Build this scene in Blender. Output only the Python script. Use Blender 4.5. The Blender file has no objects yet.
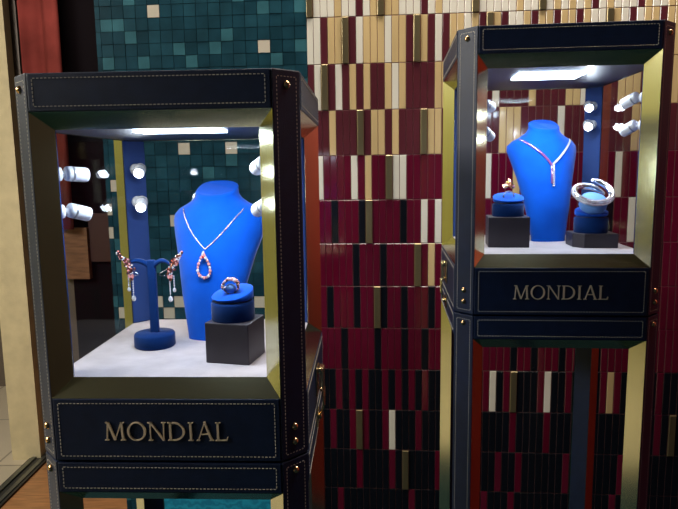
import bpy, math, random
from mathutils import Vector, Matrix
from mathutils.bvhtree import BVHTree
random.seed(7)
PI = math.pi
SC = bpy.context.scene
COL = SC.collection
V = Vector

# ------------------------------------------------------------------ mesh collector
class MB:
    def __init__(self): self.v = []; self.f = []; self.m = []; self.s = []
    def add(self, vs, fs, M=None, mat=0, smooth=False):
        b = len(self.v)
        for p in vs:
            p = V(p)
            self.v.append(tuple(M @ p) if M is not None else tuple(p))
        for f in fs:
            self.f.append([b + i for i in f]); self.m.append(mat); self.s.append(smooth)
    def box(self, c, s, M=None, mat=0):
        x, y, z = c; a, b, d = s[0]/2, s[1]/2, s[2]/2
        vs = [(x+i*a, y+j*b, z+k*d) for k in (-1, 1) for j in (-1, 1) for i in (-1, 1)]
        self.add(vs, [(0,2,3,1),(4,5,7,6),(0,1,5,4),(2,6,7,3),(0,4,6,2),(1,3,7,5)], M, mat)
    def prism(self, poly, z0, z1, M=None, mat=0):
        n = len(poly)
        vs = [(p[0], p[1], z0) for p in poly] + [(p[0], p[1], z1) for p in poly]
        fs = [list(range(n))[::-1], list(range(n, 2*n))] + [(i, (i+1) % n, n+(i+1) % n, n+i) for i in range(n)]
        self.add(vs, fs, M, mat)
    def lathe(self, prof, n=24, M=None, mat=0, smooth=True, cap=True):
        vs = []; fs = []
        for r, z in prof:
            for i in range(n):
                a = 2*PI*i/n; vs.append((r*math.cos(a), r*math.sin(a), z))
        for k in range(len(prof)-1):
            for i in range(n):
                j = (i+1) % n
                fs.append((k*n+i, k*n+j, (k+1)*n+j, (k+1)*n+i))
        self.add(vs, fs, M, mat, smooth)
        if cap:
            b = len(vs)
            self.add(vs[:n], [list(range(n))[::-1]], M, mat)
            self.add(vs[-n:], [list(range(n))], M, mat)
    def tube(self, path, r, n=8, closed=False, M=None, mat=0):
        P = [V(p) for p in path]; k = len(P); vs = []; fs = []
        rr = r if isinstance(r, (list, tuple)) else [r]*k
        up = None
        for i in range(k):
            if closed: t = P[(i+1) % k]-P[i-1]
            else: t = P[min(i+1, k-1)]-P[max(i-1, 0)]
            t.normalize()
            if up is None:
                up = V((0,0,1)) if abs(t.z) < .9 else V((1,0,0))
            a = (up - t*up.dot(t)).normalized(); up = a; b = t.cross(a)
            for q in range(n):
                an = 2*PI*q/n
                vs.append(tuple(P[i]+rr[i]*(a*math.cos(an)+b*math.sin(an))))
        for i in range(k if closed else k-1):
            for q in range(n):
                j = (i+1) % k; w = (q+1) % n
                fs.append((i*n+q, i*n+w, j*n+w, j*n+q))
        if not closed: fs += [list(range(n))[::-1], list(range((k-1)*n, k*n))]
        self.add(vs, fs, M, mat, True)
    def ball(self, c, r, n=8, sc=(1,1,1), M=None, mat=0, smooth=True):
        vs = [(c[0], c[1], c[2]-r*sc[2])]; fs = []; h = max(3, n//2)
        for k in range(1, h):
            t = -PI/2+PI*k/h
            for i in range(n):
                a = 2*PI*i/n
                vs.append((c[0]+r*sc[0]*math.cos(t)*math.cos(a), c[1]+r*sc[1]*math.cos(t)*math.sin(a), c[2]+r*sc[2]*math.sin(t)))
        vs.append((c[0], c[1], c[2]+r*sc[2]))
        for i in range(n):
            j = (i+1) % n
            fs.append((0, 1+j, 1+i)); fs.append((len(vs)-1, 1+(h-2)*n+i, 1+(h-2)*n+j))
            for k in range(h-2): fs.append((1+k*n+i, 1+k*n+j, 1+(k+1)*n+j, 1+(k+1)*n+i))
        self.add(vs, fs, M, mat, smooth)
    def build(self, name, mats, parent=None, bevel=0, subsurf=0):
        me = bpy.data.meshes.new(name)
        me.from_pydata(self.v, [], self.f)
        for m in (mats if isinstance(mats, (list, tuple)) else [mats]): me.materials.append(m)
        for p, i, s in zip(me.polygons, self.m, self.s): p.material_index = i; p.use_smooth = s
        me.update()
        o = bpy.data.objects.new(name, me); COL.objects.link(o)
        if parent is not None: o.parent = parent
        if bevel:
            b = o.modifiers.new('bevel', 'BEVEL'); b.width = bevel; b.segments = 2; b.limit_method = 'ANGLE'; b.angle_limit = .6
        if subsurf:
            b = o.modifiers.new('sub', 'SUBSURF'); b.levels = subsurf; b.render_levels = subsurf
        return o

def empty(name, loc=(0,0,0), rz=0, parent=None):
    o = bpy.data.objects.new(name, None); COL.objects.link(o)
    o.location = loc; o.rotation_euler = (0, 0, rz); o.empty_display_size = .05
    if parent is not None: o.parent = parent
    return o
def tag(o, label, cat, group=None):
    o['label'] = label; o['category'] = cat
    if group: o['group'] = group
    return o
def struct(o, label=None):
    o['kind'] = 'structure'
    if label: o['label'] = label
    return o

# ------------------------------------------------------------------ materials
def mat(name, color, rough=.5, metal=0, noise=None, bump=None, spec=.5, emit=None, sheen=0, coat=0, trans=0, ior=1.45):
    m = bpy.data.materials.new(name); m.use_nodes = True
    nt = m.node_tree; b = nt.nodes['Principled BSDF']; L = nt.links
    b.inputs['Base Color'].default_value = (*color, 1)
    b.inputs['Roughness'].default_value = rough; b.inputs['Metallic'].default_value = metal
    b.inputs['Specular IOR Level'].default_value = spec
    b.inputs['IOR'].default_value = ior
    b.inputs['Transmission Weight'].default_value = trans
    if sheen: b.inputs['Sheen Weight'].default_value = sheen; b.inputs['Sheen Roughness'].default_value = .4
    if coat: b.inputs['Coat Weight'].default_value = coat; b.inputs['Coat Roughness'].default_value = .085
    if emit: b.inputs['Emission Color'].default_value = (*emit[:3], 1); b.inputs['Emission Strength'].default_value = emit[3]
    if noise or bump:
        tc = nt.nodes.new('ShaderNodeTexCoord')
    if noise:
        sc, amt = noise[0], noise[1]
        mp = nt.nodes.new('ShaderNodeMapping'); mp.inputs['Scale'].default_value = noise[2] if len(noise) > 2 else (1,1,1)
        L.new(tc.outputs['Object'], mp.inputs[0])
        n = nt.nodes.new('ShaderNodeTexNoise'); n.inputs['Scale'].default_value = sc; n.inputs['Detail'].default_value = 5
        L.new(mp.outputs[0], n.inputs['Vector'])
        r = nt.nodes.new('ShaderNodeValToRGB')
        r.color_ramp.elements[0].position = .3; r.color_ramp.elements[1].position = .7
        r.color_ramp.elements[0].color = (*[max(0, c*(1-amt)) for c in color], 1)
        r.color_ramp.elements[1].color = (*[min(1, c*(1+amt)) for c in color], 1)
        L.new(n.outputs['Fac'], r.inputs[0]); L.new(r.outputs[0], b.inputs['Base Color'])
    if bump:
        n2 = nt.nodes.new('ShaderNodeTexNoise'); n2.inputs['Scale'].default_value = bump[0]; n2.inputs['Detail'].default_value = 3
        L.new(tc.outputs['Object'], n2.inputs['Vector'])
        bp = nt.nodes.new('ShaderNodeBump'); bp.inputs['Strength'].default_value = bump[1]; bp.inputs['Distance'].default_value = .002
        L.new(n2.outputs['Fac'], bp.inputs['Height']); L.new(bp.outputs[0], b.inputs['Normal'])
    return m

LEATHER = mat('navy_leather', (.006, .014, .045), .42, noise=(60, .15), bump=(900, .25), spec=.5)
THREAD = mat('cream_thread', (.55, .50, .42), .7)
BRASS = mat('polished_brass', (.58, .56, .36), .15, 1.0, noise=(6, .08))
GOLD = mat('gold_stud', (.72, .45, .22), .22, 1.0)
LETTER = mat('aged_gold_letter', (.88, .70, .48), .5, .25)
CLASP = mat('clasp_brass', (.72, .58, .33), .22, 1.0)
DARKIN = mat('dark_interior', (.010, .014, .035), .5)
CEILIN = mat('vitrine_ceiling', (.03, .04, .09), .45)
SUEDE = mat('pale_suede', (.42, .37, .38), .95, noise=(35, .10), bump=(300, .2), spec=.1, sheen=.3)
VELVET = mat('blue_velvet', (.001, .066, .42), .85, noise=(25, .10), bump=(700, .15), spec=.1, sheen=.15)
VELVETD = mat('deep_blue_velvet', (.002, .022, .11), .85, bump=(700, .15), spec=.1, sheen=.12)
PADBLUE = mat('pale_blue_pad', (.11, .27, .60), .7, bump=(700, .1))
LINING = mat('blue_lining', (.010, .04, .17), .7)
RISER = mat('charcoal_riser', (.035, .028, .034), .45, noise=(20, .1))
WHITEM = mat('white_lamp_paint', (.75, .76, .80), .35)
STEELG = mat('grey_lamp_ring', (.35, .37, .42), .3, .8)
LENS = mat('lamp_lens_lit', (.9, .95, 1), .2, emit=(.80, .90, 1.0, 60))
LED = mat('led_panel_lit', (.9, .95, 1), .3, emit=(.72, .86, 1.0, 14))
ROSE = mat('rose_gold', (.80, .42, .30), .2, 1.0)
GEMP = mat('pink_gem', (.78, .34, .32), .06, .35, coat=.6, spec=.8)
DIAM = mat('diamond', (.85, .87, .92), .05, .5, coat=1, spec=1)
GEMV = mat('violet_gem', (.30, .10, .30), .1, .35, coat=.6, spec=.8)
SILVER = mat('silver', (.75, .75, .78), .18, 1.0)
YGOLD = mat('yellow_gold', (.90, .60, .28), .2, 1.0)

def glass_mat():
    m = bpy.data.materials.new('vitrine_glass'); m.use_nodes = True
    nt = m.node_tree; nt.nodes.clear()
    o = nt.nodes.new('ShaderNodeOutputMaterial'); t = nt.nodes.new('ShaderNodeBsdfTransparent'); g = nt.nodes.new('ShaderNodeBsdfGlossy')
    t.inputs[0].default_value = (.97, .98, .985, 1); g.inputs['Roughness'].default_value = .02
    lw = nt.nodes.new('ShaderNodeLayerWeight'); pw = nt.nodes.new('ShaderNodeMath'); pw.operation = 'POWER'; pw.inputs[1].default_value = 4
    nt.links.new(lw.outputs['Facing'], pw.inputs[0]); fr = nt.nodes.new('ShaderNodeMath'); fr.operation = 'MULTIPLY_ADD'; fr.inputs[1].default_value = .12; fr.inputs[2].default_value = .005; nt.links.new(pw.outputs[0], fr.inputs[0])
    mx = nt.nodes.new('ShaderNodeMixShader')
    nt.links.new(fr.outputs[0], mx.inputs[0]); nt.links.new(t.outputs[0], mx.inputs[1]); nt.links.new(g.outputs[0], mx.inputs[2])
    nt.links.new(mx.outputs[0], o.inputs[0])
    return m
GLASS = glass_mat()

# ------------------------------------------------------------------ the tiled back wall
CAMZ = 1.5
W0 = V((0, 1.462, 0)); WA = -.08
WM = Matrix.Translation(W0) @ Matrix.Rotation(WA, 4, 'Z')    # wall frame: x along the wall, -y towards the viewer, z up
TP, RP, S0, Z0 = .023950*.68, .15298*.68, -.0978*.68, CAMZ + .50527*.68
tile_cols = dict(
    w=mat('tile_white', (.76, .72, .62), .16, noise=(3, .05), coat=.5), t=mat('tile_tan', (.62, .45, .22), .18, noise=(40, .10, (1,1,.1)), coat=.5),
    n=mat('tile_crimson_warm_lit', (.095, .018, .026), .12, noise=(4, .15), coat=.6), m=mat('tile_crimson', (.105, .003, .018), .12, noise=(4, .18), coat=.6),  # n: crimson of the upper rows, warm reflection mixed into its colour
    k=mat('tile_black', (.005, .006, .010), .22, spec=.3), o=mat('tile_bronze', (.30, .24, .13), .35, .85, noise=(30, .2, (1,1,.1))))
keys = list('wtnmko')
GROUT = mat('pinkish_grout', (.26, .12, .115), .8)
# 0 white, 1 tan, 2 crimson browned for warm reflection, 3 crimson, 4 black, 5 bronze; each row: upright tiles from the junction with the teal wall towards the right
ROWS = {
 -1: [5, 0, 0, 0, 1, 0, 0, 2, 0, 1, 5, 1, 1, 0, 0, 0, 2, 0, 1, 0, 0, 0, 0, 5, 0, 0, 0, 0, 0, 1, 0, 0, 5, 0, 1, 0, 1, 0, 1, 2, 0, 1, 0, 0, 0, 2, 1, 0, 0, 1, 1, 2, 1, 1, 1, 1, 0, 1, 0, 1, 0, 0, 0, 0, 0, 0, 0, 0, 0, 1, 0, 0, 1, 0, 1, 0],
 0: [0, 0, 2, 1, 1, 5, 2, 0, 1, 1, 1, 0, 1, 1, 2, 5, 1, 2, 0, 2, 1, 1, 0, 1, 2, 5, 1, 2, 0, 0, 1, 2, 1, 1, 2, 1, 1, 2, 1, 0, 0, 5, 1, 0, 2, 0, 1, 1, 2, 1, 1, 2, 0, 2, 2, 0, 1, 1, 2, 1, 0, 1, 2, 1, 1, 2, 2, 1, 0, 1, 2, 2, 1, 0, 1, 2],
 1: [2, 0, 5, 2, 0, 2, 1, 2, 1, 2, 2, 1, 0, 1, 2, 2, 2, 2, 1, 1, 1, 2, 1, 0, 2, 2, 0, 2, 2, 2, 2, 1, 2, 2, 2, 2, 1, 1, 0, 2, 2, 1, 2, 1, 1, 1, 2, 0, 1, 2, 1, 1, 1, 2, 0, 1, 1, 2, 2, 2, 1, 1, 2, 1, 2, 1, 1, 2, 1, 1, 0, 2, 1, 1, 2, 1],
 2: [2, 2, 2, 1, 2, 2, 2, 5, 2, 1, 1, 2, 1, 2, 2, 2, 5, 1, 1, 2, 2, 2, 2, 2, 2, 2, 2, 1, 1, 1, 2, 2, 2, 2, 2, 0, 2, 2, 2, 1, 2, 2, 2, 2, 2, 1, 1, 2, 1, 2, 2, 2, 2, 2, 1, 2, 2, 1, 1, 2, 2, 2, 2, 2, 2, 1, 1, 2, 2, 2, 2, 2, 1, 2, 2, 2],
 3: [3, 0, 3, 3, 3, 3, 0, 3, 1, 3, 3, 5, 0, 0, 3, 3, 3, 3, 3, 3, 3, 3, 3, 3, 3, 0, 3, 3, 3, 1, 3, 3, 3, 3, 3, 3, 3, 3, 3, 3, 3, 3, 3, 0, 3, 3, 3, 3, 3, 3, 3, 3, 3, 3, 3, 3, 3, 3, 3, 3, 3, 3, 3, 3, 3, 3, 3, 3, 3, 3, 3, 3, 3, 3, 3, 3],
 4: [3, 3, 3, 4, 3, 3, 3, 4, 5, 3, 3, 3, 3, 4, 3, 3, 0, 3, 0, 3, 3, 3, 3, 3, 4, 3, 3, 3, 3, 3, 3, 3, 3, 3, 3, 3, 3, 3, 3, 4, 3, 3, 4, 3, 3, 0, 4, 3, 3, 3, 3, 3, 3, 3, 3, 4, 4, 3, 3, 3, 4, 3, 3, 3, 4, 3, 4, 3, 4, 3, 3, 3, 3, 3, 3, 3],
 5: [3, 3, 3, 3, 3, 3, 4, 3, 3, 3, 4, 3, 3, 3, 3, 5, 3, 1, 3, 3, 3, 3, 3, 3, 3, 4, 3, 3, 3, 3, 3, 3, 3, 3, 3, 3, 3, 4, 3, 3, 3, 3, 3, 3, 3, 3, 3, 3, 3, 4, 3, 3, 3, 3, 3, 4, 3, 3, 4, 3, 3, 3, 3, 3, 3, 3, 3, 3, 4, 3, 3, 3, 3, 3, 3, 3],
 6: [3, 3, 4, 3, 3, 3, 4, 3, 3, 5, 4, 3, 3, 4, 3, 3, 3, 4, 3, 0, 3, 3, 4, 3, 3, 3, 3, 3, 3, 3, 3, 3, 3, 3, 3, 3, 3, 3, 3, 3, 3, 3, 3, 3, 3, 3, 3, 3, 4, 3, 3, 3, 3, 3, 3, 3, 3, 3, 3, 3, 3, 3, 3, 3, 3, 3, 3, 3, 4, 3, 3, 3, 3, 3, 3, 3],
 7: [3, 3, 3, 3, 4, 3, 3, 3, 3, 4, 3, 3, 3, 4, 3, 3, 4, 3, 3, 3, 4, 3, 4, 3, 4, 3, 3, 3, 3, 4, 3, 3, 4, 3, 3, 3, 4, 3, 3, 4, 4, 4, 3, 3, 3, 3, 3, 3, 3, 3, 3, 3, 3, 3, 3, 4, 3, 3, 4, 3, 3, 4, 4, 3, 3, 3, 3, 3, 3, 3, 4, 3, 3, 3, 3, 3],
 8: [4, 4, 4, 3, 4, 3, 4, 3, 4, 4, 3, 4, 3, 4, 3, 4, 3, 4, 4, 4, 4, 4, 4, 4, 4, 3, 0, 4, 3, 5, 4, 4, 4, 3, 0, 4, 4, 3, 4, 4, 3, 4, 3, 1, 3, 4, 4, 4, 4, 4, 3, 4, 4, 4, 4, 4, 4, 3, 3, 4, 4, 3, 3, 3, 4, 3, 3, 4, 3, 4, 4, 4, 4, 4, 4, 4],
 9: [4, 4, 3, 4, 4, 3, 5, 3, 4, 4, 3, 0, 4, 4, 4, 3, 4, 4, 4, 4, 4, 4, 4, 4, 4, 4, 4, 4, 4, 3, 4, 4, 4, 4, 3, 4, 4, 4, 4, 4, 4, 4, 4, 4, 4, 4, 4, 4, 4, 4, 3, 4, 5, 4, 4, 4, 4, 4, 4, 4, 4, 4, 4, 4, 4, 4, 4, 4, 4, 4, 4, 4, 4, 4, 4, 4],
 10: [4, 4, 4, 4, 4, 4, 3, 4, 4, 4, 4, 3, 4, 5, 4, 4, 4, 4, 3, 4, 4, 4, 4, 4, 4, 4, 4, 3, 4, 4, 3, 4, 4, 4, 4, 4, 4, 3, 4, 4, 4, 4, 4, 4, 4, 3, 4, 4, 4, 4, 4, 4, 4, 4, 4, 4, 4, 4, 4, 4, 4, 4, 4, 4, 4, 4, 4, 4, 4, 4, 4, 4, 4, 4, 4, 4],
 11: [4, 4, 4, 3, 4, 4, 4, 4, 4, 4, 4, 4, 4, 4, 3, 4, 4, 4, 4, 4, 4, 4, 4, 4, 4, 3, 4, 4, 4, 3, 4, 4, 4, 4, 4, 4, 4, 4, 4, 4, 4, 4, 4, 4, 3, 4, 4, 4, 4, 4, 4, 4, 4, 4, 4, 4, 4, 4, 4, 4, 4, 4, 4, 4, 4, 4, 4, 4, 4, 4, 4, 4, 4, 4, 4, 4],
}
CREAM = [(3, 7), (4, 28), (6, 15), (10, 15), (11, 21), (11, 28), (12, 4), (12, 29), (13, 28), (16, 18), (16, 29), (17, 20), (17, 22)]
LIGHT = [(0, 4), (0, 7), (2, 8), (3, 4), (5, 3), (6, 6), (7, 7), (9, 8), (10, 7), (13, 8), (14, 3), (15, 5), (16, 8)]
def wall_index_row(r, j):
    if r in ROWS: return keys[ROWS[r][j]]
    return random.Random(r*1000+j).choice('wwwwtt' if r < -1 else 'kkkkkkm')
def tiled_wall():
    mb = MB(); nJ = 76
    for r in range(-7, 18):
        zt = Z0 - RP*r; zb = zt - RP
        if zb < 0: zb = 0.0
        if zt <= 0.01: continue
        for j in range(nJ):
            c = wall_index_row(r, j)
            x0 = S0 + TP*(j + max(-.1, min(.4, (r-3)*.07))); g = .0007; th = .004
            if c == 'o': th = .0075
            if c == 'm' and r <= 2: c = 'n'
            x1 = x0+TP-g; x0 = max(x0+g, S0); za, zc = zb+.0008, zt-.0008; e = .0008
            vs = [(x0,0,za),(x1,0,za),(x1,0,zc),(x0,0,zc),(x0,-th+e,za),(x1,-th+e,za),(x1,-th+e,zc),(x0,-th+e,zc),
                  (x0+e,-th,za+e),(x1-e,-th,za+e),(x1-e,-th,zc-e),(x0+e,-th,zc-e)]
            fs = [(0,1,5,4),(1,2,6,5),(2,3,7,6),(3,0,4,7),(4,5,9,8),(5,6,10,9),(6,7,11,10),(7,4,8,11),(8,9,10,11)]
            # glazed tiles sit at very slightly different angles
            k = random.uniform(-.00012, .00012)
            vs = [(x, y + (k*(1 if x > x0+TP/2 else -1) if y < -.001 else 0), z) for x, y, z in vs]
            mb.add(vs, fs, None, keys.index(c))
    gm = len(keys)
    x1 = S0+TP*nJ
    mb.box(((S0+x1)/2, .05, 1.45), (x1-S0, .1+.0042, 2.9), None, gm)
    o = mb.build('wall_back', [tile_cols[k] for k in keys]+[GROUT])
    o.matrix_world = WM
    struct(o, 'wall of upright finger tiles, cream at the top, crimson in the middle, black at the foot')
tiled_wall()

# teal mosaic wall
def teal_wall():
    mats = [mat('teal_tile_a', (.010, .048, .070), .24, noise=(18, .3)), mat('teal_tile_b', (.013, .058, .082), .24, noise=(18, .3)),
            mat('teal_tile_c', (.008, .040, .058), .24, noise=(18, .3)), mat('teal_tile_light', (.035, .125, .155), .25, noise=(18, .25)),
            mat('mosaic_cream', (.58, .52, .42), .25), mat('teal_grout', (.012, .045, .055), .8)]
    T = .0288; mb = MB(); nx = 18
    left = S0 - .502
    rng = random.Random(3)
    cream = set(CREAM); light = set(LIGHT)
    for r in range(-20, 52):
        zt = 2.0 - T*r; zb = zt-T
        for c in range(nx):
            x1 = S0 - T*c; x0 = max(x1-T, left)
            m = rng.choice([0,0,1,2]); 
            if (c, r) in cream: m = 4
            elif (c, r) in light or rng.random() < .045: m = 3
            mb.box(((x0+x1)/2, -.0015+rng.uniform(-.0006,.0006), (zt+zb)/2), (x1-x0-.0012, .004, T-.0012), None, m)
    mb.box(((S0+left)/2, .05, 1.45), (S0-left, .1, 2.9), None, 5)
    o = mb.build('wall_back_left', mats); o.matrix_world = WM
    struct(o, 'teal mosaic wall of small square tiles with a few cream squares')
    return left
teal_left = teal_wall()

# turquoise patterned dado board at the foot of the teal wall
def dado():
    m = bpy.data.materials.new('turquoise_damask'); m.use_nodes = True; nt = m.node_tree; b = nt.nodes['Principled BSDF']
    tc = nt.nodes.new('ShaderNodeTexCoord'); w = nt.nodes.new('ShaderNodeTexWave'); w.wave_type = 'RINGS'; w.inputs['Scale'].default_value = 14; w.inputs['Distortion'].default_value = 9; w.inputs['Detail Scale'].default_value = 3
    r = nt.nodes.new('ShaderNodeValToRGB'); r.color_ramp.elements[0].color = (.0, .20, .34, 1); r.color_ramp.elements[1].color = (.01, .33, .50, 1)  # pattern colours raised to stand in for bright light on the board
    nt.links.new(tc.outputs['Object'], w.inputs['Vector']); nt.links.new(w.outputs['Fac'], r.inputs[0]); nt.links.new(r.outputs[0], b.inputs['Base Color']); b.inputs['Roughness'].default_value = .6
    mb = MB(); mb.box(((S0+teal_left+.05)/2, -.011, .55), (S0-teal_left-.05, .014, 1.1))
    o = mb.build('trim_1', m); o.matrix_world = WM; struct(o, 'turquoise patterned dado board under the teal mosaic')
dado()

# ------------------------------------------------------------------ the rest of the room
def room():
    wood = mat('warm_wood_floor', (.42, .19, .075), .35, noise=(9, .3, (1, 9, 1)))
    mb = MB(); mb.box((.0, 3.15, -.02), (3.14, 2.3, .04)); struct(mb.build('floor', wood))
    carpet = mat('dark_teal_carpet', (.010, .030, .040), .95, bump=(200, .3), spec=.1)
    mb = MB(); mb.box((.0, -.15, -.02), (3.14, 4.3, .04)); struct(mb.build('floor_carpet', carpet))
    tile = bpy.data.materials.new('pale_floor_tile'); tile.use_nodes = True; nt = tile.node_tree; b = nt.nodes['Principled BSDF']
    tc = nt.nodes.new('ShaderNodeTexCoord'); br = nt.nodes.new('ShaderNodeTexBrick'); br.inputs['Scale'].default_value = 1
    br.inputs['Color1'].default_value = (.50, .43, .32, 1); br.inputs['Color2'].default_value = (.55, .47, .35, 1); br.inputs['Mortar'].default_value = (.28, .24, .18, 1)
    br.inputs['Mortar Size'].default_value = .006; br.inputs['Brick Width'].default_value = .6; br.inputs['Row Height'].default_value = .6; br.offset = 0
    nt.links.new(tc.outputs['Object'], br.inputs['Vector']); nt.links.new(br.outputs['Color'], b.inputs['Base Color']); b.inputs['Roughness'].default_value = .3
    mb = MB(); mb.box((-2.92, 1.0, -.02), (2.56, 6.6, .04)); struct(mb.build('floor_outside', tile))
    dk = mat('threshold_dark', (.03, .03, .028), .4); gr = mat('threshold_metal', (.20, .21, .19), .35, .8)
    mb = MB(); mb.box((-1.60, 1.0, .004), (.10, 6.6, .012), None, 0); mb.box((-1.625, 1.0, .012), (.022, 6.6, .012), None, 1); mb.box((-1.575, 1.0, .010), (.022, 6.6, .010), None, 1)
    struct(mb.build('trim_2', [dk, gr]), 'dark metal threshold track between the tile and the wood floor')
    cream = mat('cream_wallcovering', (.60, .50, .30), .8, noise=(14, .10), bump=(120, .4))
    mb = MB(); mb.box((-1.665, 3.09, 1.45), (.15, .06, 2.9)); struct(mb.build('wall_left', cream), 'cream textured end of the left wall beside the threshold')
    fr = mat('bronze_door_frame', (.10, .08, .065), .4, .6)
    mb = MB(); mb.box((-1.575, 3.13, 1.45), (.032, .02, 2.9)); struct(mb.build('trim_3', fr))
    # rear recess, seen past the left end of the teal wall
    dark = mat('black_panelling', (.005, .003, .005), .8, spec=.1)
    mb = MB(); mb.box((-.75, 4.25, 1.45), (2.2, .1, 2.9)); struct(mb.build('wall_rear', dark), 'black panelled wall at the back of the recess')
    brn = mat('brown_wood_panel', (.22, .10, .05), .45, noise=(10, .3, (1,1,6)))
    mb = MB(); mb.box((-1.80, 4.15, .955), (.19, .05, .35)); struct(mb.build('trim_4', brn), 'brown wood panel under the red curtain')
    rb = mat('oxblood_panel', (.05, .014, .012), .45)
    mb = MB(); mb.box((-1.60, 4.17, 1.06), (.2, .04, .33)); struct(mb.build('trim_5', rb))
    gb = mat('grey_brown_wall', (.13, .10, .08), .6)
    mb = MB(); mb.box((-3.0, 4.25, 1.45), (2.3, .1, 2.9)); struct(mb.build('wall_left_rear', gb))
    # unseen sides of the shop: they are what the brass and the glazed tiles mirror
    red = mat('red_lacquer_wall', (.17, .007, .006), .4, noise=(2, .2))
    mb = MB(); mb.box((1.62, 1.19, 1.45), (.1, 1.28, 2.9)); struct(mb.build('wall_right', red))
    dkr = mat('dark_brown_wall', (.035, .022, .018), .5)
    mb = MB(); mb.box((1.62, -.8, 1.45), (.1, 2.70, 2.9)); struct(mb.build('wall_right_front', dkr))
    mall = mat('mall_cream_wall', (.64, .62, .20), .7)
    mb = MB(); mb.box((-4.25, 1.0, 1.45), (.1, 6.6, 2.9)); struct(mb.build('wall_outer_left', mall))
    front = mat('slate_wall', (.035, .06, .12), .7)
    mb = MB(); mb.box((-1.3, -2.1, 1.45), (5.9, .1, 2.9)); struct(mb.build('wall_front', front))
    ceil = mat('ceiling_paint', (.10, .10, .10), .8)
    mb = MB(); mb.box((-1.3, 1.0, 2.95), (5.9, 6.6, .1)); struct(mb.build('ceiling', ceil))
room()

# red curtain
def curtain():
    mb = MB(); n = 60; vs = []; fs = []
    z0, z1 = 1.13, 2.85
    for i in range(n+1):
        x = -2.36 + .61*i/n
        y = 4.05 + .028*math.sin(i*.30+.6)+.008*math.sin(i*.81+1)
        vs += [(x, y, z0), (x, y, z1)]
    for i in range(n): fs.append((2*i, 2*i+2, 2*i+3, 2*i+1))
    mb.add(vs, fs, None, 0, True)
    o = mb.build('curtain', mat('dull_red_velvet', (.16, .030, .026), .9, noise=(5, .3), spec=.1))
    so = o.modifiers.new('thickness', 'SOLIDIFY'); so.thickness = .006
    tag(o, 'dull red velvet curtain hanging between cream wall and black panelling', 'curtain')
curtain()

# ------------------------------------------------------------------ display cases
S = .68
A, B, AI, BI = .1985*S, .24*S, .1716*S, .2098*S
ZT, ZH, ZIT, ZIB, ZB, ZS, ZL = [z*S for z in (.16, .0985, .0709, -.3575, -.3858, -.5002, -.5575)]
ZLI = ZL - .0285*S

def face(k): return Matrix.Rotation(k*PI/2, 4, 'Z')

def stitch_path(mb, pts, M, closed=True, pitch=.0044, dash=.0030, w=.0009, out=.0006):
    """dashes along a polyline given in (u, z) on a face; M maps (u, out, z) to the case"""
    n = len(pts)
    for i in range(n if closed else n-1):
        a = V(pts[i]); b = V(pts[(i+1) % n]); d = b-a; L = d.length; d /= L; nn = V((-d[1], d[0]))
        m = max(1, int(round(L/pitch))); st = L/m
        for q in range(m):
            s = a + d*(st*(q+.5)-dash/2); e = s + d*dash
            P = [s+nn*w/2, s-nn*w/2, e-nn*w/2, e+nn*w/2]
            vs = [(p[0], .0002, p[1]) for p in P] + [(p[0]+ (d[0]*.0004 if t < 2 else -d[0]*.0004), -out, p[1]+(d[1]*.0004 if t < 2 else -d[1]*.0004)) for t, p in enumerate(P)]
            mb.add(vs, [(0,3,2,1),(4,5,6,7),(0,1,5,4),(1,2,6,5),(2,3,7,6),(3,0,4,7)], M)

def ring_frame(mb, oa, oz0, oz1, ia, iz0, iz1, yo, yi, M):
    """mitred, sloping rectangular frame between an outer rectangle at y=yo and an inner one at y=yi"""
    o = [(-oa, yo, oz0), (oa, yo, oz0), (oa, yo, oz1), (-oa, yo, oz1)]
    i = [(-ia, yi, iz0), (ia, yi, iz0), (ia, yi, iz1), (-ia, yi, iz1)]
    b = [(-oa, yi+.0005, oz0), (oa, yi+.0005, oz0), (oa, yi+.0005, oz1), (-oa, yi+.0005, oz1)]
    c = [(-ia, yi+.0005, iz0), (ia, yi+.0005, iz0), (ia, yi+.0005, iz1), (-ia, yi+.0005, iz1)]
    vs = o+i+b+c; fs = []
    for k in range(4):
        j = (k+1) % 4
        fs += [(k, j, 4+j, 4+k), (4+k, 4+j, 12+j, 12+k), (12+k, 12+j, 8+j, 8+k), (8+k, 8+j, j, k)]
    mb.add(vs, fs, M)

# serif capitals, drawn on a unit cap height: lists of polygons
def poly_bar(x0, z0, x1, z1, w):      # slanted stroke with horizontal ends
    return [(x0-w/2, z0), (x0+w/2, z0), (x1+w/2, z1), (x1-w/2, z1)]
def serif(x, z, half, up):
    h = .035*up
    return [(x-half, z), (x+half, z), (x+half, z+h*.6), (x+half*.35, z+h*1.8), (x-half*.35, z+h*1.8), (x-half, z+h*.6)] if up > 0 else \
           [(x-half, z+h*.6), (x-half*.35, z+h*1.8), (x+half*.35, z+h*1.8), (x+half, z+h*.6), (x+half, z), (x-half, z)]
def bowl(cx, cz, rx, rz, tx, tz, a0, a1, n=36):   # quads of a ring arc, thick at the sides, thin at top and foot
    out = []
    for i in range(n):
        t0, t1 = a0+(a1-a0)*i/n, a0+(a1-a0)*(i+1)/n
        q = []
        for t, r in ((t0, 1), (t1, 1), (t1, 0), (t0, 0)):
            X = rx if r else rx-tx; Z = rz if r else rz-tz
            q.append((cx+X*math.cos(t), cz+Z*math.sin(t)))
        out.append(q)
    return out
TK, TN = .115, .060
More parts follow.
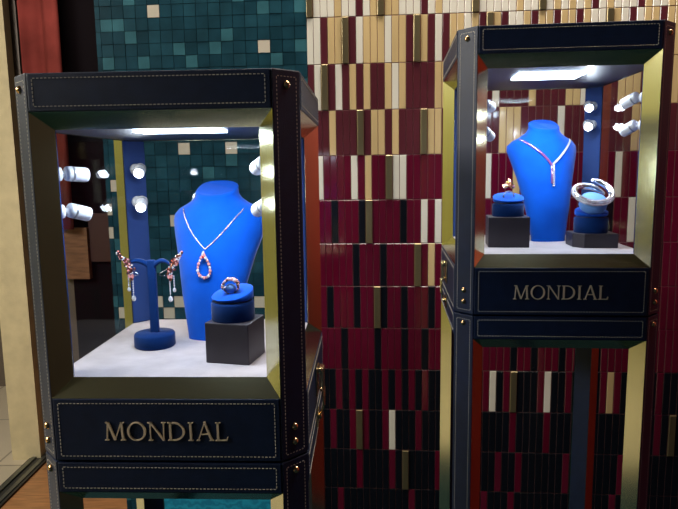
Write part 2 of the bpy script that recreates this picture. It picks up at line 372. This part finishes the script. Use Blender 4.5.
GLY = {
 'M': (1.16, [poly_bar(.13,0,.20,1,TN), poly_bar(.56,.02,.21,1,TK), poly_bar(.56,.02,.92,1,TN), poly_bar(1.00,0,.93,1,TK), serif(.13,0,.12,1), serif(1.00,0,.14,1), serif(.17,1,.10,-1), serif(.97,1,.10,-1)]),
 'O': (1.06, bowl(.52,.5,.50,.515,.115,.055,0,2*PI)),
 'N': (1.00, [poly_bar(.15,0,.15,1,TN), poly_bar(.85,.0,.17,1,TK), poly_bar(.85,0,.85,1,TN), serif(.15,0,.12,1), serif(.12,1,.12,-1), serif(.85,1,.12,-1)]),
 'D': (.98, [poly_bar(.16,0,.16,1,TK)] + bowl(.36,.5,.57,.5,.12,.055,-PI/2,PI/2) + [[(.1,0),(.37,0),(.37,.055),(.1,.055)], [(.1,.945),(.37,.945),(.37,1),(.1,1)], serif(.14,0,.13,1), serif(.14,1,.13,-1)]),
 'I': (.44, [poly_bar(.21,0,.21,1,TK), serif(.21,0,.14,1), serif(.21,1,.14,-1)]),
 'A': (.94, [poly_bar(.11,0,.45,1,TN), poly_bar(.82,0,.46,1.02,TK), [(.24,.33),(.70,.33),(.68,.385),(.26,.385)], serif(.11,0,.11,1), serif(.82,0,.13,1)]),
 'L': (.74, [poly_bar(.17,0,.17,1,TK), [(.12,0),(.66,0),(.70,.20),(.655,.20),(.60,.055),(.12,.055)], serif(.17,1,.14,-1), serif(.15,0,.13,1)]),
}
def lettering(word, width, height, zc, y, parent):
    adv = []; x = 0; gap = .05
    for ch in word: adv.append(x); x += GLY[ch][0]+gap
    total = x-gap; sx = width/total
    mb = MB()
    for ch, x0 in zip(word, adv):
        for poly in GLY[ch][1]:
            P = [((x0+p[0])*sx-width/2, (p[1]-.5)*height+zc) for p in poly]
            ar = sum(P[i][0]*P[(i+1) % len(P)][1]-P[(i+1) % len(P)][0]*P[i][1] for i in range(len(P)))
            if ar < 0: P = P[::-1]
            M = Matrix.Translation((0, y, 0)) @ Matrix.Rotation(PI/2, 4, 'X')   # (x, y, z) -> (x, -z, y)
            mb.prism(P, -.0002, .0022, M)
    o = mb.build('raised_lettering', LETTER, parent); o['label'] = 'gold serif capitals reading MONDIAL'
    return o

def dome(mb, M, r):
    mb.lathe([(r, 0), (r, .25*r), (r*.9, .5*r), (r*.7, .75*r), (r*.4, .92*r), (.001, r)], 16, M)

def spotlight(parent, pos, nrm, aim, name='spotlight'):
    """white gimbal spot: base on the post, stub arm, cylindrical head, lit lens"""
    pos, nrm, aim = V(pos), V(nrm).normalized(), V(aim).normalized()
    Mb = Matrix.Translation(pos) @ nrm.to_track_quat('Z', 'Y').to_matrix().to_4x4()
    mb = MB(); mb.lathe([(.0088, -.001), (.0088, .006), (.0078, .009), (.003, .010)], 24, Mb); mb.lathe([(.0034, .008), (.0034, .018)], 12, Mb)
    base = mb.build('spotlight', WHITEM, parent)
    c = pos + nrm*.020
    Mh = Matrix.Translation(c) @ aim.to_track_quat('Z', 'Y').to_matrix().to_4x4()
    mb = MB(); mb.lathe([(.0045, -.007), (.0082, -.0055), (.0088, -.003), (.0088, .018), (.0082, .0205), (.0072, .0205), (.0072, .0185)], 28, Mh); mb.build('lamp_head', WHITEM, base)
    mb = MB(); mb.lathe([(.0090, .0005), (.0092, .0010), (.0092, .0024), (.0090, .0029)], 28, Mh); mb.build('lamp_ring', STEELG, base)
    mb = MB(); mb.lathe([(.0070, .0183), (.0062, .0196), (.003, .0203), (.0004, .0204)], 24, Mh); mb.build('lens', LENS, base)
    L = bpy.data.lights.new('spot_beam', 'SPOT'); L.energy = SPOT_W; L.color = (.80, .89, 1.0); L.spot_size = 1.5; L.spot_blend = .8; L.shadow_soft_size = .006
    lo = bpy.data.objects.new('spot_beam', L); COL.objects.link(lo); lo.parent = base
    lo.matrix_local = Matrix.Translation(c+aim*.024) @ (-aim).to_track_quat('Z', 'Y').to_matrix().to_4x4()
SPOT_W = .36

def display_case(loc, rz, label, foot, led, spots):
    """foot: z of the floor in the case's own frame (its origin is the eye level of the head)"""
    R = empty('display_case', (loc[0], loc[1], loc[2]+foot), rz)
    tag(R, label, 'display case', 'jewellery display cases')
    O = Matrix.Translation((0, 0, -foot))
    # corner posts
    for k in range(4):
        M = O @ face(k)
        e = .0006
        hexa = [(A+e, -B), (B, -A-e), (BI+.0002, -AI-e), (AI+e, -BI-.0002)]
        for (z0, z1, nm, studs) in ((ZS+.0012, ZT, 'corner_post', (.0925, -.301, -.3195)), (foot, ZS-.0012, 'leg', (-.3555,))):
            mb = MB(); mb.prism(hexa, z0, z1, M)
            p = mb.build(nm, LEATHER, R, bevel=.0012)
            if nm == 'corner_post':
                Mi = M @ Matrix.Translation(((AI+BI)/2, -(AI+BI)/2, 0)) @ Matrix.Rotation(PI/4, 4, 'Z')
                mb = MB(); mb.box((0, .0009, (ZIB+ZIT)/2), (.0345, .0014, ZIT-ZIB-.002), Mi); mb.build('inner_lining', LINING, p)
            # frame of the chamfered face: u to the right, out of the post towards the viewer
            Mc = M @ Matrix.Translation(((A+B)/2, -(A+B)/2, 0)) @ Matrix.Rotation(PI/4, 4, 'Z')
            hw = .0135
            mb = MB()
            lo = z0+.006 if nm == 'corner_post' else max(foot+.02, -.75)
            up = z1-.0075
            if nm == 'corner_post': stitch_path(mb, [(-hw, lo), (hw, lo), (hw, up), (-hw, up)], Mc)
            else: stitch_path(mb, [(-hw, lo), (-hw, up), (hw, up), (hw, lo)], Mc, closed=False)
            mb.build('stitching', THREAD, p)
            for z in studs:
                mb = MB(); dome(mb, Mc @ Matrix.Translation((0, 0, z)) @ Matrix.Rotation(PI/2, 4, 'X'), .0046); mb.build('stud', GOLD, p)
    names = ['front', 'right', 'back', 'left']
    for k in range(4):
        M = O @ face(k); Ms = M @ Matrix.Translation((0, -B, 0))
        aw = A-.0009
        def panel(nm, z0, z1, ins=.0062):
            mb = MB(); mb.box((0, -(B+BI)/2-.0004, (z0+z1)/2), (2*aw, B-BI, z1-z0), M)
            p = mb.build(nm, LEATHER, R, bevel=.0012)
            if k != 2:
                mb = MB(); w = aw-ins; stitch_path(mb, [(-w, z0+ins*.9), (w, z0+ins*.9), (w, z1-ins*.9), (-w, z1-ins*.9)], M @ Matrix.Translation((0, -B-.0004, 0)))
                mb.build('stitching', THREAD, p)
            return p
        panel('header_panel', ZH, ZT-.0006)
        bp = panel('name_panel' if k == 0 else 'base_panel', ZS+.0015, ZB)
        panel('lower_panel', ZL, ZS-.0015)
        if k == 0: lettering('MONDIAL', .1475, .0222, -.3015, -B-.0004, bp).matrix_basis = O
        mb = MB(); ring_frame(mb, A, ZB+.0002, ZH-.0002, AI, ZIB, ZIT, -B+.0004, -BI, M); mb.build('bevel_frame', BRASS, R)
        mb = MB(); ring_frame(mb, A, foot+.14, ZL-.0002, AI, foot+.17, ZLI, -B+.0004, -BI, M); mb.build('lower_bevel_frame', BRASS, R)
        panel('plinth_panel', foot+.001, foot+.1395)
        mb = MB(); mb.box((0, -BI+.0035, (ZIB+ZIT)/2), (2*AI-.003, .003, ZIT-ZIB+.004), M); mb.build('glass_pane', GLASS, R)
        if k in (1, 3):   # toggle latch across the seam on the side faces
            mb = MB(); y = -B-.0008
            mb.box((0, y-.0012, ZS+0.044), (.030, .0024, .040), M); 
            c = mb.build('latch', CLASP, R, bevel=.0006)
            mb = MB(); mb.tube([(-.010, y-.004, ZS+0.036), (-.010, y-.010, ZS+0.030), (-.008, y-.010, ZS+.004), (-.004, y-.006, ZS-.004), (.004, y-.006, ZS-.004), (.008, y-.010, ZS+.004), (.010, y-.010, ZS+0.030), (.010, y-.004, ZS+0.036)], .0016, 8, M=M); mb.build('latch_bail', CLASP, c)
            mb = MB(); mb.box((0, y-.008, ZS+0.046), (.018, .006, .034), M); mb.tube([(-.012, y-.005, ZS+0.060), (.012, y-.005, ZS+0.060)], .0042, 12, M=M); mb.build('latch_lever', CLASP, c, bevel=.001)
            mb = MB(); mb.box((0, y-.0012, ZS-.012), (.022, .0024, .022), M); mb.tube([(-.007, y-.004, ZS-.009), (.007, y-.004, ZS-.009)], .0034, 12, M=M); mb.build('strike_plate', CLASP, c)
    octa = [(A,-B),(B,-A),(B,A),(A,B),(-A,B),(-B,A),(-B,-A),(-A,-B)]
    octi = [(AI,-BI),(BI,-AI),(BI,AI),(AI,BI),(-AI,BI),(-BI,AI),(-BI,-AI),(-AI,-BI)]
    sh = lambda P, e: [(x*(1-e), y*(1-e)) for x, y in P]
    mb = MB(); mb.prism(sh(octi, .004), ZIT+.001, ZT-.001, O); mb.build('ceiling_board', CEILIN, R)
    mb = MB(); mb.prism(sh(octi, .004), ZS-.01, ZIB-.006, O); mb.build('base_board', DARKIN, R)
    mb = MB(); mb.prism(sh(octi, .006), ZIB-.0058, ZIB, O); mb.build('suede_floor', SUEDE, R)
    x0, x1, y0, y1 = led
    mb = MB(); mb.box(((x0+x1)/2, (y0+y1)/2, ZIT-.001), (x1-x0, y1-y0, .003), O); mb.build('light_panel', LED, R)
    L = bpy.data.lights.new('panel_light', 'AREA'); L.shape = 'RECTANGLE'; L.size = x1-x0; L.size_y = y1-y0; L.energy = PANEL_W; L.color = (.74, .86, 1.0)
    lo = bpy.data.objects.new('panel_light', L); COL.objects.link(lo); lo.parent = R; lo.location = ((x0+x1)/2, (y0+y1)/2, ZIT-.004-foot)
    for pos, nrm, aim in spots:
        spotlight(R, O @ V(pos), nrm, aim)
    bpy.context.view_layer.update()
    return R
PANEL_W = 1.1
q = .1907*S
TGT = V((0, 0, -.19))
def sp(sx, sy, z, aimz, du=0):
    t = V((-sx*.75, -sy*1.0, aimz)) if sy < 0 else V((-sx*.22, -sy*1.0, aimz))
    return ((sx*q+du*.7071, sy*q+du*.7071*(1 if sx*sy < 0 else -1), z), (-sx, -sy, 0), t)
C1 = (-.2915*S, 1.2449*S, CAMZ); R1 = -.0414
C2 = (.5357*S, 1.6386*S, CAMZ + .1522*S); R2 = -.0881
spots1 = [sp(-1,-1,-.0012,-.1), sp(-1,-1,-.0453,-.35), sp(-1,1,.004,-.35), sp(-1,1,-.047,-.45), sp(1,-1,.008,-.4), sp(1,-1,-.042,-.4), sp(1,1,.004,-.5), sp(1,1,-.047,-.7)]
spots2 = [sp(-1,-1,-.004,-.2), sp(-1,-1,-.047,-.5), sp(-1,1,.004,-.5), sp(-1,1,-.047,-.7), sp(1,-1,.001,-.5), sp(1,-1,-.042,-.6), sp(1,1,.012,-.35), sp(1,1,-.0235,-.35)]
caseL = display_case(C1, R1, 'nearer, lower navy leather vitrine at left holding earrings, teardrop pendant and ring', -C1[2], (-.034, .068, -.125, -.086), spots1)
caseR = display_case(C2, R2, 'farther, taller navy leather vitrine at right holding two-strand necklace, ring and bangle', -C2[2], (-.058, .050, -.086, -.018), spots2)
M1 = Matrix.Translation(C1) @ Matrix.Rotation(R1, 4, 'Z')
M2 = Matrix.Translation(C2) @ Matrix.Rotation(R2, 4, 'Z')
FZ = ZIB        # top of the suede

# ------------------------------------------------------------------ what stands inside
def put(o, M, loc, rz=0):
    o.matrix_world = M @ Matrix.Translation(loc) @ Matrix.Rotation(rz, 4, 'Z')
    return o

BUST = [  # fraction of height, half width, front depth, back depth, centre shift back
 (0, .031, .014, .020, 0), (.04, .0318, .0145, .020, 0), (.30, .042, .019, .019, .005), (.55, .0535, .023, .019, .013), (.70, .0625, .0245, .017, .020),
 (.78, .0675, .024, .014, .0245), (.825, .0665, .0225, .012, .0275), (.865, .0575, .0215, .012, .030), (.90, .0435, .0212, .014, .032), (.93, .0340, .0208, .016, .0335),
 (.955, .0297, .0205, .0185, .0345), (.98, .0285, .0205, .0195, .0355), (1.0, .0285, .0205, .0195, .036)]
def bust(M, loc, rz, label, H=.217, sx=1, sweep=.026):
    n = 40; mb = MB(); vs = []; fs = []
    for f, w, df, db, yc in BUST:
        tilt = max(0, (f-.86)/.14)*.55
        for i in range(n):
            a = 2*PI*i/n; c, s = math.cos(a), math.sin(a)
            e = .8
            x = w*math.copysign(abs(c)**e, c)
            y = (db if s > 0 else df)*math.copysign(abs(s)**e, s)
            z = f*H + tilt*y
            y += sweep*(x/.067)**2*min(1, f/.5)
            vs.append((x*sx, yc+y, z))
    k = len(BUST)
    for r in range(k-1):
        for i in range(n):
            j = (i+1) % n; fs.append((r*n+i, r*n+j, (r+1)*n+j, (r+1)*n+i))
    mb.add(vs, fs, None, 0, True)
    top = vs[-n:]; c = V((0, .036, H))
    mb.add([tuple(c+(V(p)-c)*.93+V((0, 0, .0016))) for p in top]+top, [list(range(n))]+[(n+i, n+(i+1) % n, (i+1) % n, i) for i in range(n)], None, 0, False)
    mb.add(vs[:n], [list(range(n))[::-1]])
    o = mb.build('necklace_bust', VELVET)
    put(o, M, loc, rz); tag(o, label, 'necklace bust', 'blue velvet necklace busts')
    tris = BVHTree.FromPolygons(vs, [f for f in fs])
    def drape(x, z, off=.001):
        h = tris.ray_cast(V((x, -.3, z)), V((0, 1, 0)))
        return V((x, h[0].y-off, z)) if h[0] else V((x, .03, z))
    return o, drape
def bez(p0, p1, p2, n):
    return [((1-t)**2*p0[0]+2*t*(1-t)*p1[0]+t*t*p2[0], (1-t)**2*p0[1]+2*t*(1-t)*p1[1]+t*t*p2[1]) for t in [i/n for i in range(n+1)]]

H = .217
# --- left case
b1loc, b1rz = (.0090, .026, FZ), -.19
bo1, drape1 = bust(M1, b1loc, b1rz, 'royal blue velvet bust wearing the thin chain with teardrop pendant', sx=1.12)
nk = empty('pendant_necklace'); put(nk, M1, b1loc, b1rz)
tag(nk, 'thin gold chain with pink gold teardrop pendant on the left bust', 'necklace')
ptop = (0.000, .612*H)
mb = MB()
for sx in (-1, 1):
    path = [drape1(x, z, .0009) for x, z in bez((sx*.0475, .868*H), (sx*.024, .70*H), ptop, 46)]
    mb.tube(path, .00055, 6)
    for i in range(0, len(path), 1): mb.ball(tuple(path[i]), .00085, 6)
mb.build('chain', YGOLD, nk)
pc = V((0.0, 0, ptop[1]-.0225)); yb = min(drape1(0, ptop[1]-.006).y, drape1(0, ptop[1]-.036).y, drape1(.008, ptop[1]-.03).y, drape1(-.008, ptop[1]-.03).y)-.0016
tear = []
for i in range(22):
    t = 2*PI*i/22
    tear.append((.0128*math.sin(t)*math.sin(t/2)**1.15, yb, pc.z+.0172*math.cos(t)))
mb = MB(); mb.tube(tear, .0014, 8, closed=True); pen = mb.build('pendant_frame', ROSE, nk)
mb = MB()
for i, p in enumerate(tear):
    if i % 1 == 0: mb.ball((p[0], p[1]-.0012, p[2]), .0020+.0005*(i % 2), 8, smooth=False, mat=0 if i % 3 else 1)
mb.ball((0, yb-.0012, pc.z+.0125), .0024, 8, smooth=False, mat=2)
mb.ball((0, yb-.001, pc.z+.0195), .0016, 8, smooth=False, mat=1)
mb.build('pendant_gems', [GEMP, DIAM, mat('ruby', (.5, .02, .03), .08, .2, coat=.8)], pen)

# earring stand
es = empty('earring_stand'); put(es, M1, (-.0625, -.010, FZ), -.05)
tag(es, 'dark blue velvet T-shaped earring stand on a round base', 'earring stand')
mb = MB(); mb.lathe([(.0265, 0), (.028, .0015), (.028, .0165), (.0268, .019), (.002, .0195)], 40); mb.build('round_base', VELVETD, es)
mb = MB(); mb.box((0, .002, .070), (.0125, .007, .104)); mb.build('stem', VELVETD, es, bevel=.002)
for sx in (-1, 1):
    pts = []
    for i in range(17):
        t = i/16
        pts.append((sx*(.0005+.033*t), .002-.010*t, .116+.0125*math.sin(PI*min(1, t*1.15)*.62)-.011*t*t))
    mb = MB(); vs = []; fs = []
    for p, t in zip(pts, [i/16 for i in range(17)]):
        h = .0042*(1-t)+.0016
        vs += [(p[0], p[1]-.002, p[2]), (p[0], p[1]+.002, p[2]), (p[0], p[1]+.002, p[2]-h*1.6), (p[0], p[1]-.002, p[2]-h*1.6)]
    for i in range(16):
        a = 4*i
        for e in range(4): fs.append((a+e, a+(e+1) % 4, a+4+(e+1) % 4, a+4+e))
    fs += [(3,2,1,0), (64,65,66,67)]
    mb.add(vs, fs, None, 0, True); mb.build('arm', VELVETD, es)
    mb = MB(); mb.tube([(sx*(.031-.016*math.sin(t*PI)), -.008, .113-.012*t-.004*math.sin(PI*t)) for t in [i/14 for i in range(15)]], .00028, 6); mb.build('wire_hook', SILVER, es)

def earring(M, loc, sx, label):
    e = empty('earring'); put(e, M, loc, 0); e.scale = (1.25, 1.25, 1.25)
    tag(e, label, 'earring', 'pair of drop earrings')
    rng = random.Random(5)
    mb = MB(); gm = MB()
    # winged cluster sweeping up and outwards, then narrowing to the drops
    spine = [(sx*.0115, .0165), (sx*.0095, .0135), (sx*.0075, .011), (sx*.005, .008), (sx*.0025, .005), (sx*.000, .002), (-sx*.0012, -.002), (-sx*.0018, -.006), (-sx*.002, -.0095), (-sx*.002, -.0125)]
    wid = [.0012, .0018, .0028, .0040, .0052, .0056, .0050, .0038, .0024, .0012]
    mb.tube([(x, 0, z) for x, z in spine], [.0005+.30*w for w in wid], 8)
    for (x, z), w in zip(spine, wid):
        for q in range(8):
            a = rng.uniform(0, 2*PI); r = w*rng.uniform(.3, 1)
            gm.ball((x+r*math.cos(a), -.0015-rng.uniform(0, .0012), z+r*math.sin(a)), rng.uniform(.0009, .0017), 6, smooth=False, mat=rng.choice([0, 0, 0, 1, 2]))
    s = mb.build('cluster_setting', ROSE, e); gm.build('cluster_gems', [ROSE, GEMP, DIAM], s)
    for dx, top, ln in ((-.0030, -.010, .023), (.0018, -.009, .014)):
        mb = MB(); x = sx*dx
        mb.tube([(x, -.001, top), (x, -.001, top-ln)], .0004, 6)
        for i in range(int(ln/.0026)): mb.ball((x, -.001, top-.0026*i), .0010, 6, smooth=False)
        mb.ball((x, -.001, top-ln-.0015), .0027 if ln > .02 else .0021, 8, (1, .6, 1.25), smooth=False)
        mb.build('diamond_drop', DIAM, e)
earring(M1, (-.0625-.0262, -.0195, FZ+.1135), -1, 'rose gold drop earring on the left arm of the stand')
earring(M1, (-.0625+.0330, -.0205, FZ+.1125), 1, 'rose gold drop earring on the right arm, nearest the blue bust')

def riser(M, loc, rz, pts, h, label):
    mb = MB(); mb.prism(pts, 0, h)
    o = mb.build('display_riser', RISER, bevel=.0012); put(o, M, loc, rz)
    return tag(o, label, 'display riser', 'dark display risers')
def ring_stand(M, loc, rz, r, h, label, top=.017, tilt=.28, lift=.010):
    e = empty('ring_stand'); put(e, M, loc, rz); tag(e, label, 'ring stand', 'blue velvet ring stands')
    mb = MB(); mb.lathe([(r*.97, 0), (r, .002), (r, h-.003), (r*.96, h), (r*.88, h+.0005)], 40); mb.build('drum', VELVETD, e)
    mb = MB(); mb.lathe([(r*.86, -.001), (r*.86, .003)], 36, Matrix.Translation((0, 0, h))); mb.build('collar', DARKIN, e)
    vs = []; n = 40; prof = [(.86, 0, 0), (.95, .0015, 0), (.965, .004, .0), (.965, 1, 1), (.93, 1.0, 1.2), (.5, 1, 1.35), (.02, 1, 1.4)]
    mb = MB(); ring = []
    for rr, zz, tt in prof:
        for i in range(n):
            a = 2*PI*i/n; x, y = r*rr*math.cos(a), r*rr*math.sin(a)
            if zz < 1: z = h+.002+zz
            else: z = h + top*.62 + tilt*y + (tt-1)*.0025
            ring.append((x, y, z))
    fs = [(k*n+i, k*n+(i+1) % n, (k+1)*n+(i+1) % n, (k+1)*n+i) for k in range(len(prof)-1) for i in range(n)]
    mb.add(ring, fs, None, 0, True); mb.add(ring[:n], [list(range(n))[::-1]]); mb.add(ring[-n:], [list(range(n))]); mb.build('slanted_top', VELVET, e)
    return e
sq = lambda a, b: [(-a, -b), (a, -b), (a, b), (-a, b)]
riser(M1, (.0645, -.066, FZ), -.20, sq(.0295, .0285), .0525, 'dark square riser lifting the cluster ring stand beside the left bust')
rs1 = ring_stand(M1, (.0625, -.066, FZ+.0525), -.6, .0278, .024, 'blue velvet ring stand with slanted top holding the pink cluster ring')
mb = MB(); mb.ball((0, 0, 0), .0080, 20, (1, .8, .9)); o = mb.build('ring_pad', PADBLUE, rs1); o.location = (-.001, -.002, .0392); o['label'] = 'pale blue ring pad'

def cluster_ring(M, loc, rz, label, style):
    e = empty('cluster_ring' if style else 'flower_ring'); put(e, M, loc, rz)
    tag(e, label, 'ring', 'rings on velvet stands')
    R = .0092; rng = random.Random(11+style)
    mb = MB(); mb.tube([(R*math.cos(t), 0, R*math.sin(t)) for t in [2*PI*i/36 for i in range(36)]], .0013, 8, closed=True)
    b = mb.build('band', ROSE if style else SILVER, e)
    gm = MB()
    if style:
        for i in range(150):
            t = rng.uniform(-.35, PI+.35); w = rng.uniform(-.0065, .0065)
            gm.ball(((R+.0008)*math.cos(t), w, (R+.0008)*math.sin(t)+.0006), rng.uniform(.0011, .0019), 6, smooth=False, mat=rng.choice([0, 0, 1, 2]))
        gm.build('gem_cluster', [ROSE, GEMP, DIAM], b)
    else:
        for i in range(8):
            a = 2*PI*i/8+.3
            for q in range(4):
                rr = .0016+.0019*q
                gm.ball((1.25*rr*math.cos(a), rr*math.sin(a), R+.0030+(.0125-.0022*q)*(1 if i % 2 else .7)), .0029-.0002*q, 6, smooth=False, mat=(i+q) % 3 % 2)
        gm.ball((0, 0, R+.018), .0030, 8, (1, 1, 1.6), smooth=False)
        gm.build('flower_head', [YGOLD, GEMP], b)
        gm = MB()
        for i in range(14):
            t = PI*(.12+.76*i/13); gm.ball((R*math.cos(t), -.001, R*math.sin(t)), .0015, 6, smooth=False)
        gm.build('shoulder_gems', DIAM, b)
cluster_ring(M1, (.0615, -.0705, FZ+.0525+.0425), .05, 'rose gold ring covered in pink stones, on slanted stand in nearer case', 1)

# --- right case
b2loc, b2rz = (.0280, .038, FZ), .13
bo2, drape2 = bust(M2, b2loc, b2rz, 'royal blue velvet bust wearing the crossed two-strand necklace')
n2 = empty('crossover_necklace'); put(n2, M2, b2loc, b2rz)
tag(n2, 'jewelled crossover necklace of one violet and one silver strand on right bust', 'necklace')
def strand(name, pts, m):
    path = [drape2(x, z, .0011) for x, z in pts]
    mb = MB(); mb.tube(path, .0011, 8); base = mb.build(name, SILVER, n2)
    gm = MB()
    for i, p in enumerate(path):
        for s in (-1, 1):
            t = (path[min(i+1, len(path)-1)]-path[max(i-1, 0)]).normalized(); nn = V((0, 1, 0)).cross(t)
            gm.ball(tuple(p+nn*s*.0011+V((0, -.0009, 0))), .0013, 6, smooth=False)
    gm.build('pave_stones', m, base)
strand('violet_strand', bez((-.048, .875*H), (-.014, .76*H), (-.001, .655*H), 40)+[(-.0008, z*H) for z in (.64, .625, .61, .595, .58, .565, .55, .535, .52, .505)], GEMV)
strand('silver_strand', bez((.048, .875*H), (.022, .74*H), (.0030, .665*H), 40)+[(.0030-.0005*i/10, (.65-.0155*i)*H) for i in range(12)], DIAM)

riser(M2, (-.061, -.030, FZ), -.06, sq(.0350, .030), .0530, 'taller dark riser under the gold flower ring, left of right bust')
ring_stand(M2, (-.060, -.030, FZ+.0530), 0, .0277, .0225, 'blue velvet ring stand with slanted top holding the gold flower ring')
cluster_ring(M2, (-.0600, -.033, FZ+.0530+.0225+.0120), .1, 'small gold flower ring with silver band, on stand in farther case', 0)
riser(M2, (.083, -.042, FZ), 0, [(-.022, -.030), (.0345, -.030), (.0345, .030), (-.0365, .030), (-.0365, -.012)], .0245, 'low dark riser with a cut corner under the bangle')
rs3 = ring_stand(M2, (.080, -.042, FZ+.0245), 0, .0282, .0265, 'blue velvet stand with round top under the jewelled bangle', tilt=.22)
def bangle(M, loc):
    e = empty('bangle'); e.matrix_world = M @ Matrix.Translation(loc) @ Matrix.Rotation(.62, 4, 'X') @ Matrix.Rotation(.12, 4, 'Y')
    tag(e, 'jewelled silver bypass bangle with overlapping ends on a blue pad', 'bangle')
    R = .0295; path = []; N = 80
    for i in range(N+1):
        t = -.35 + (2*PI+.95)*i/N + PI*.28; u = i/N
        path.append((R*math.cos(t), R*.92*math.sin(t), (u-.5)*.017))
    rad = [.0050*min(1, .35+8*min(i, N-i)/N) for i in range(N+1)]
    mb = MB(); mb.tube(path, rad, 12); b = mb.build('bangle_band', SILVER, e)
    gm = MB(); rng = random.Random(4)
    for i in range(0, N+1):
        for q in range(5):
            c = V((path[i][0], path[i][1], 0)).normalized(); a = -1.2+.62*q
            gm.ball(tuple(V(path[i])+c*rad[i]*math.cos(a)+V((0, 0, rad[i]*math.sin(a)))), .0014, 6, smooth=False, mat=rng.choice([0, 0, 1]))
    gm.build('pave_stones', [DIAM, mat('pale_rose_gem', (.65, .48, .50), .1, .5, coat=.6)], b)
    return e
bangle(M2, (.080, -.046, FZ+.0245+.0265+.0410))
mb = MB(); mb.lathe([(.0215, 0), (.0228, .002), (.0228, .013), (.0215, .0155), (.002, .016)], 36); o = mb.build('bangle_pad', PADBLUE, rs3)
o.matrix_local = Matrix.Translation((0, -.003, .0445)) @ Matrix.Rotation(.62, 4, 'X'); o['label'] = 'pale blue bangle pad'

# ------------------------------------------------------------------ light
def area(name, loc, target, sx, sy, e, col):
    L = bpy.data.lights.new(name, 'AREA'); L.shape = 'RECTANGLE'; L.size = sx; L.size_y = sy; L.energy = e; L.color = col
    o = bpy.data.objects.new(name, L); COL.objects.link(o); o.location = loc
    o.rotation_euler = (V(target)-V(loc)).to_track_quat('-Z', 'Y').to_euler()
area('mall_daylight', (-2.7, .6, 2.75), (-.9, 1.0, 1.2), 2.2, .7, 115, (1, .95, .86))
area('mall_wall_fill', (-3.2, 1.0, 2.88), (-4.2, 1.0, 1.3), 3, .6, 60, (1, .93, .78))  # added fill, brightens the unseen mall wall for the brass reflections
area('shop_ceiling_light', (.25, 1.22, 2.88), (.3, 1.38, 1.5), 1.6, .2, 44, (1, .91, .79))
L = bpy.data.lights.new('added_red_wall_spot', 'SPOT'); L.energy = 150; L.color = (1, .75, .55); L.spot_size = .50; L.spot_blend = 1; L.shadow_soft_size = .08  # unseen spot added to warm the red wall mirrored in the brass
o = bpy.data.objects.new('added_red_wall_spot', L); COL.objects.link(o); o.location = (.85, .55, 2.6); o.rotation_euler = (V((1.57, .68, 1.55))-V(o.location)).to_track_quat('-Z', 'Y').to_euler()
area('recess_light', (-1.75, 3.5, 2.85), (-1.9, 4.1, 1.0), .4, .3, 6, (1, .85, .7))
w = bpy.data.worlds.new('world'); SC.world = w; w.use_nodes = True
w.node_tree.nodes['Background'].inputs[0].default_value = (1, .93, .82, 1); w.node_tree.nodes['Background'].inputs[1].default_value = .085

# ------------------------------------------------------------------ camera
cam = bpy.data.cameras.new('camera'); co = bpy.data.objects.new('camera', cam); COL.objects.link(co)
cam.sensor_fit = 'HORIZONTAL'; cam.sensor_width = 36; cam.lens = 36*612.2921/678; cam.clip_start = .01
PIT, ROL = .1385, -.0137
fw = V((0, math.cos(PIT), -math.sin(PIT))); up = V((0, math.sin(PIT), math.cos(PIT))); rt = V((1, 0, 0))
r2 = rt*math.cos(ROL) + up*math.sin(ROL); u2 = -rt*math.sin(ROL) + up*math.cos(ROL)
m = Matrix((r2, u2, -fw)).transposed().to_4x4(); m.translation = (0, 0, CAMZ); co.matrix_world = m
SC.camera = co
SC.view_settings.view_transform = 'Standard'; SC.view_settings.look = 'None'; SC.view_settings.gamma = 1; SC.view_settings.use_curve_mapping = False
SC.view_settings.exposure = 0
